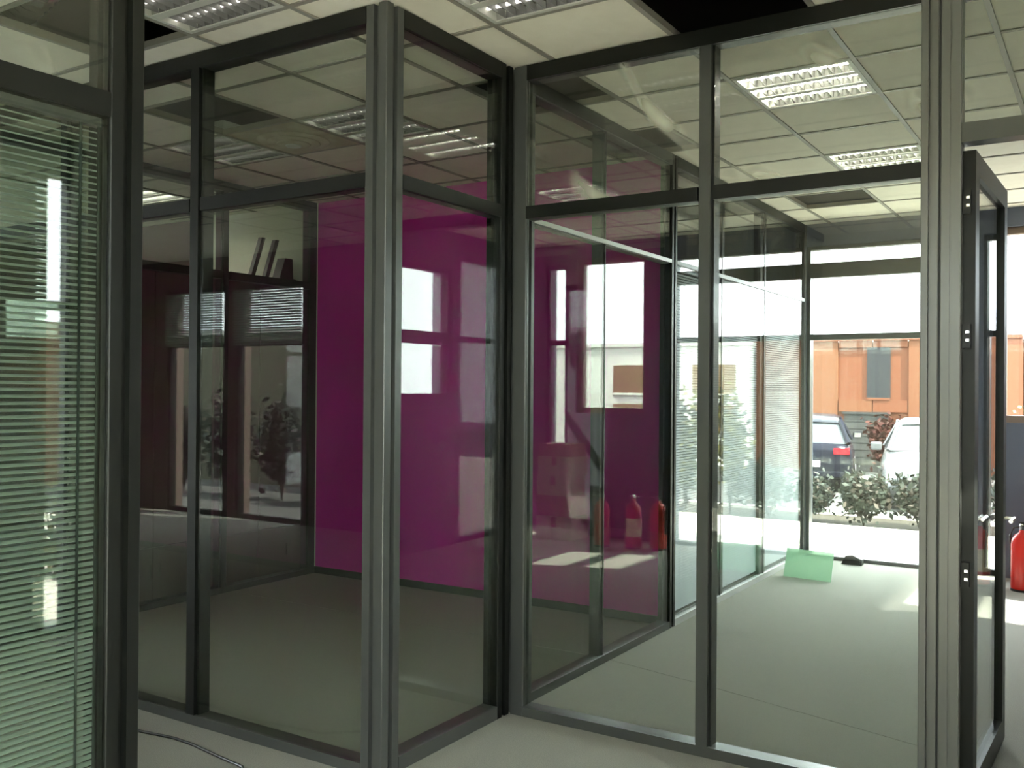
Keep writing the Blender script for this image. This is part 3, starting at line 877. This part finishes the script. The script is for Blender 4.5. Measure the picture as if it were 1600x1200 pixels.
def car(x, y, rz, paint, label, rear):
    """local +x is the nose. lofted body, separate glass, lamps, wheels"""
    t = thing('car', label, 'car', (x, y, GZ))
    t.rotation_euler = (0, 0, rz)
    def lp(mb, name, m, parent=t, smooth=False, bevel=0):
        o = bpy.data.objects.new(name, mb.mesh(name, m, smooth=smooth, bevel=bevel)); COL.objects.link(o); o.parent = parent; return o
    # lower body: stations (x, z sill, z shoulder, half width sill, half width shoulder)
    st = [(-2.02, .38, .78, .70, .66), (-1.98, .28, .92, .80, .78), (-1.6, .22, .96, .86, .85), (-.6, .20, .95, .88, .87), (.5, .20, .94, .88, .87),
          (1.1, .20, .93, .88, .85), (1.6, .22, .84, .86, .80), (1.95, .26, .74, .80, .70), (2.08, .36, .62, .70, .60)]
    vs, fs = [], []
    for (xx, z0, z1, w0, w1) in st:
        zm = z0 + (z1 - z0) * .62
        vs += [(xx, -w0, z0), (xx, -w0 - .01, (z0 + zm) / 2), (xx, -w1 - .02, zm), (xx, -w1 + .05, z1), (xx, -w1 * .5, z1 + .025), (xx, w1 * .5, z1 + .025), (xx, w1 - .05, z1), (xx, w1 + .02, zm), (xx, w0 + .01, (z0 + zm) / 2), (xx, w0, z0)]
    n = 10
    for k in range(len(st) - 1):
        for q in range(n):
            fs.append((k * n + q, k * n + (q + 1) % n, (k + 1) * n + (q + 1) % n, (k + 1) * n + q))
    fs += [tuple(range(n - 1, -1, -1)), tuple((len(st) - 1) * n + q for q in range(n))]
    lp(MB().add(vs, fs), 'body', paint, smooth=True)
    # cabin: glass hull and painted roof above it
    def loft(ss, m, name):
        vs, fs = [], []
        for (xx, zz, ww) in ss:
            vs += [(xx, -ww, zz), (xx, ww, zz)]
        return vs
    gh = [(-1.93, .94, .76), (-1.55, 1.36, .60), (-1.2, 1.42, .57), (.1, 1.43, .57), (.42, 1.37, .58), (1.15, .95, .74)]
    vs = []
    for (xx, zz, ww) in gh:
        vs += [(xx, -ww, zz), (xx, ww, zz)]
    base = [(-1.93, .76), (-1.2, .82), (.1, .84), (1.15, .76)]
    m_ = len(vs)
    L = [(-1.93, -.78, .93), (-1.0, -.83, .93), (.2, -.83, .93), (1.15, -.76, .93)]
    vs += L + [(a, -b, c) for a, b, c in L]
    fs = [(2 * k, 2 * k + 2, 2 * k + 3, 2 * k + 1) for k in range(5)]
    fs += [(0, m_, m_ + 1, 4, 2), (4, m_ + 1, m_ + 2, 6), (6, m_ + 2, m_ + 3, 10, 8), (1, 3, 5, m_ + 5, m_ + 4), (5, 7, m_ + 6, m_ + 5), (7, 9, 11, m_ + 7, m_ + 6)]
    gl_ = lp(MB().add(vs, fs), 'cabin_glass', M_CARGL)
    rv, rfs = [], []
    rs = [(-1.62, 1.33, .60), (-1.5, 1.395, .60), (-1.0, 1.455, .56), (0, 1.465, .56), (.3, 1.435, .57), (.46, 1.37, .58)]
    for (xx, zz, ww) in rs:
        rv += [(xx, -ww - .03, zz - .05), (xx, -ww + .06, zz), (xx, 0, zz + .02), (xx, ww - .06, zz), (xx, ww + .03, zz - .05)]
    for k in range(5):
        for q in range(4):
            rfs.append((5 * k + q, 5 * k + q + 1, 5 * k + q + 6, 5 * k + q + 5))
    lp(MB().add(rv, rfs), 'roof', paint, smooth=True)
    for s in (-1, 1):
        lp(MB().tube([(1.17, s * .755, .95), (.45, s * .60, 1.39)], .03, 6), 'front_pillar', paint)
        lp(MB().tube([(-1.95, s * .77, .95), (-1.58, s * .615, 1.37)], .045, 6), 'rear_pillar', paint)
        lp(MB().tube([(-.35, s * .845, .95), (-.3, s * .60, 1.41)], .03, 6), 'middle_pillar', paint)
        mi = lp(MB().box(.78, .92, s * .86, s * 1.04, .93, 1.07), 'door_mirror', paint, bevel=.03)
        lp(MB().box(.772, .779, s * .885, s * 1.02, .95, 1.05), 'mirror_glass', M_CHROME, mi)
        lp(MB().prism([(1.86, .58), (2.03, .56), (1.93, .74), (1.78, .76)], s * .42, s * .74, lambda a, b, z: (a, z, b)), 'headlight', M_LENS)
        lp(MB().prism([(-2.03, .74), (-1.90, .73), (-1.90, .87), (-2.01, .86)], s * .50, s * .79, lambda a, b, z: (a, z, b)), 'tail_light', M_TAIL)
        for xx in (-1.28, 1.32):
            wv = MB().lathe([(.20, -.10), (.31, -.10), (.325, -.06), (.325, .06), (.31, .10), (.20, .10)], n=24)
            wv.v = [(xx + a, s * .80 + c, .325 + b) for a, b, c in wv.v]
            wh = lp(wv, 'wheel', M_TYRE, smooth=True)
            hv = MB().lathe([(.03, .104), (.19, .104), (.19, .09)], n=16)
            hv.v = [(xx + a, s * .80 + s * c, .325 + b) for a, b, c in hv.v]
            lp(hv, 'wheel_disc', M_LENS, wh)
    lp(MB().box(2.02, 2.105, -.42, .42, .46, .56), 'grille', M_BLACK)
    lp(MB().box(1.96, 2.09, -.66, .66, .27, .36), 'lower_grille', M_BLACK)
    lp(MB().box(-2.05, -2.0, -.26, .26, .50, .61), 'rear_plate', M_WHITEP)
    lp(MB().box(-2.06, -1.9, -.70, .70, .30, .42), 'rear_bumper', M_NAVY if rear else paint, bevel=.02)
    return t


car(-.30, 14.55, math.radians(-80), M_SILVER, 'silver car parked nose towards the window, right of the dark blue one', False)
car(-3.05, 16.6, math.radians(103), M_NAVY, 'dark blue hatchback seen from behind, red tail light beside the silver car', True)

# orange clad building with single vertical panels
BY = 20.0
bl = thing('building', 'long flat-roofed building clad in orange vertical panels across the car park', 'building', (-3, BY, GZ))
pm = [M_ORANGE, M_ORANGE2, M_ORANGE, M_ORANGE3, M_ORANGE, M_ORANGE2]
xs, k = -9.7, 0
core = MB(); core.box(-9.7, 5.35, BY + .06, BY + 8, GZ, 2.74); core.build('core_wall', M_ORANGE3, bl)
while xs < 5.3:
    x1 = min(xs + .80, 5.33)
    segs = [(GZ, 2.76)]
    for (a, b, c, d) in ((-2.63, -2.10, 1.34, 2.60), (-3.16, -2.12, GZ, 1.05), (2.4, 2.9, 1.34, 2.6)):
        if a < x1 - .01 and b > xs + .01:
            new = []
            for s0, s1 in segs:
                if c > s0: new.append((s0, min(c, s1)))
                if d < s1: new.append((max(d, s0), s1))
            segs = new
    for s0, s1 in segs:
        if s1 - s0 > .05:
            MB().box(xs + .012, x1 - .012, BY + .01 * (k % 2), BY + .06, s0, s1).build('cladding_panel', pm[k % 6], bl)
    xs += .80; k += 1
MB().box(-9.75, 5.38, BY - .04, BY + .07, 2.76, 2.84).build('parapet_cap', M_ORANGE3, bl)
for wx0, wx1 in ((-2.63, -2.10), (2.4, 2.9)):
    wn = MB().box(wx0, wx1, BY + .02, BY + .058, 1.34, 2.60).build('window', M_GREYGL, bl)
    MB().box(wx0, wx1, BY - .01, BY + .02, 1.34, 1.39).build('window_ledge', M_ORANGE3, wn)
gd = MB().box(-3.16, -2.12, BY + .03, BY + .058, GZ, 1.0).build('garage_shutter', M_DOORG, bl)
for q in range(8):
    MB().box(-3.14, -2.14, BY + .018, BY + .03, GZ + .02 + .17 * q, GZ + .16 + .17 * q).build('shutter_slat', M_DOORG, gd)
MB().box(-3.2, -2.08, BY - .02, BY + .02, .99, 1.05).build('shutter_box', M_BLACK, bl)
# white block to its right
wb = thing('building', 'white rendered block with pale yellow window panels beside the orange building', 'building', (8, BY, GZ))
MB().box(5.40, 14, BY - .3, BY + 7, GZ, 2.70).build('wall', M_BLDW, wb)
MB().box(5.40, 14.04, BY - .36, BY + 7.04, 2.70, 2.80).build('roof_edge', M_BLDW, wb)
for (a, b) in ((5.75, 6.9), (8.0, 9.2)):
    for (z0, z1) in ((.5, 1.15), (1.45, 2.2)):
        w_ = MB().box(a, b, BY - .34, BY - .3, z0, z1).build('window_panel', M_YELLOW, wb)
        MB().box(a - .04, b + .04, BY - .37, BY - .30, z0 - .06, z0).build('window_ledge', M_BLDW, wb)
# right side building, seen only in the reflections of the near blinds
rbld = thing('building', 'orange panelled building to the right, mirrored in the near blind glass', 'building', (17, 6, GZ))
MB().box(15.05, 22, -6, 17, GZ, 2.76).build('core_wall', M_ORANGE3, rbld)
for q in range(19):
    MB().box(15.0, 15.05, -6 + 1.2 * q + .012, -6 + 1.2 * q + 1.188, GZ, 2.78).build('cladding_panel', pm[q % 6], rbld)
# low hedge and pale building behind, mirrored in the corner room's front glass
for q in range(6):
    shrub(-9.6 + 1.05 * q, -7.6, -.05, .72, 1.35 + .12 * (q % 3), 1500, M_LEAF, 'green shrub in the yard behind the building', M_LEAF2, seed=80 + q, leaf=.12, group='shrubs in the back yard')
gw = thing('added_yard_wall', 'tall grey wall added behind the yard shrubs to hide sky from the mirrored windows', 'wall', (-8, -9, -.05))  # added to block low sky and dim the mirrored windows
MB().box(-22, 6, -9.2, -9.0, -.05, 2.42).build('wall_body', M_BRICK, gw)
MB().box(-22, 6, -9.24, -8.96, 2.42, 2.50).build('coping', M_KERB, gw)
yb = thing('building', 'pale block building across the back yard', 'building', (-8, -22, GZ))
MB().box(-20, 4, -28, -22, GZ, 3.2).build('wall', M_BRICK, yb)
MB().box(-20.1, 4.1, -28.1, -21.9, 3.2, 3.35).build('roof_edge', M_KERB, yb)
for q in range(6):
    MB().box(-18 + 3.4 * q, -16.6 + 3.4 * q, -22, -21.94, .9, 2.2).build('window', M_GREYGL, yb)
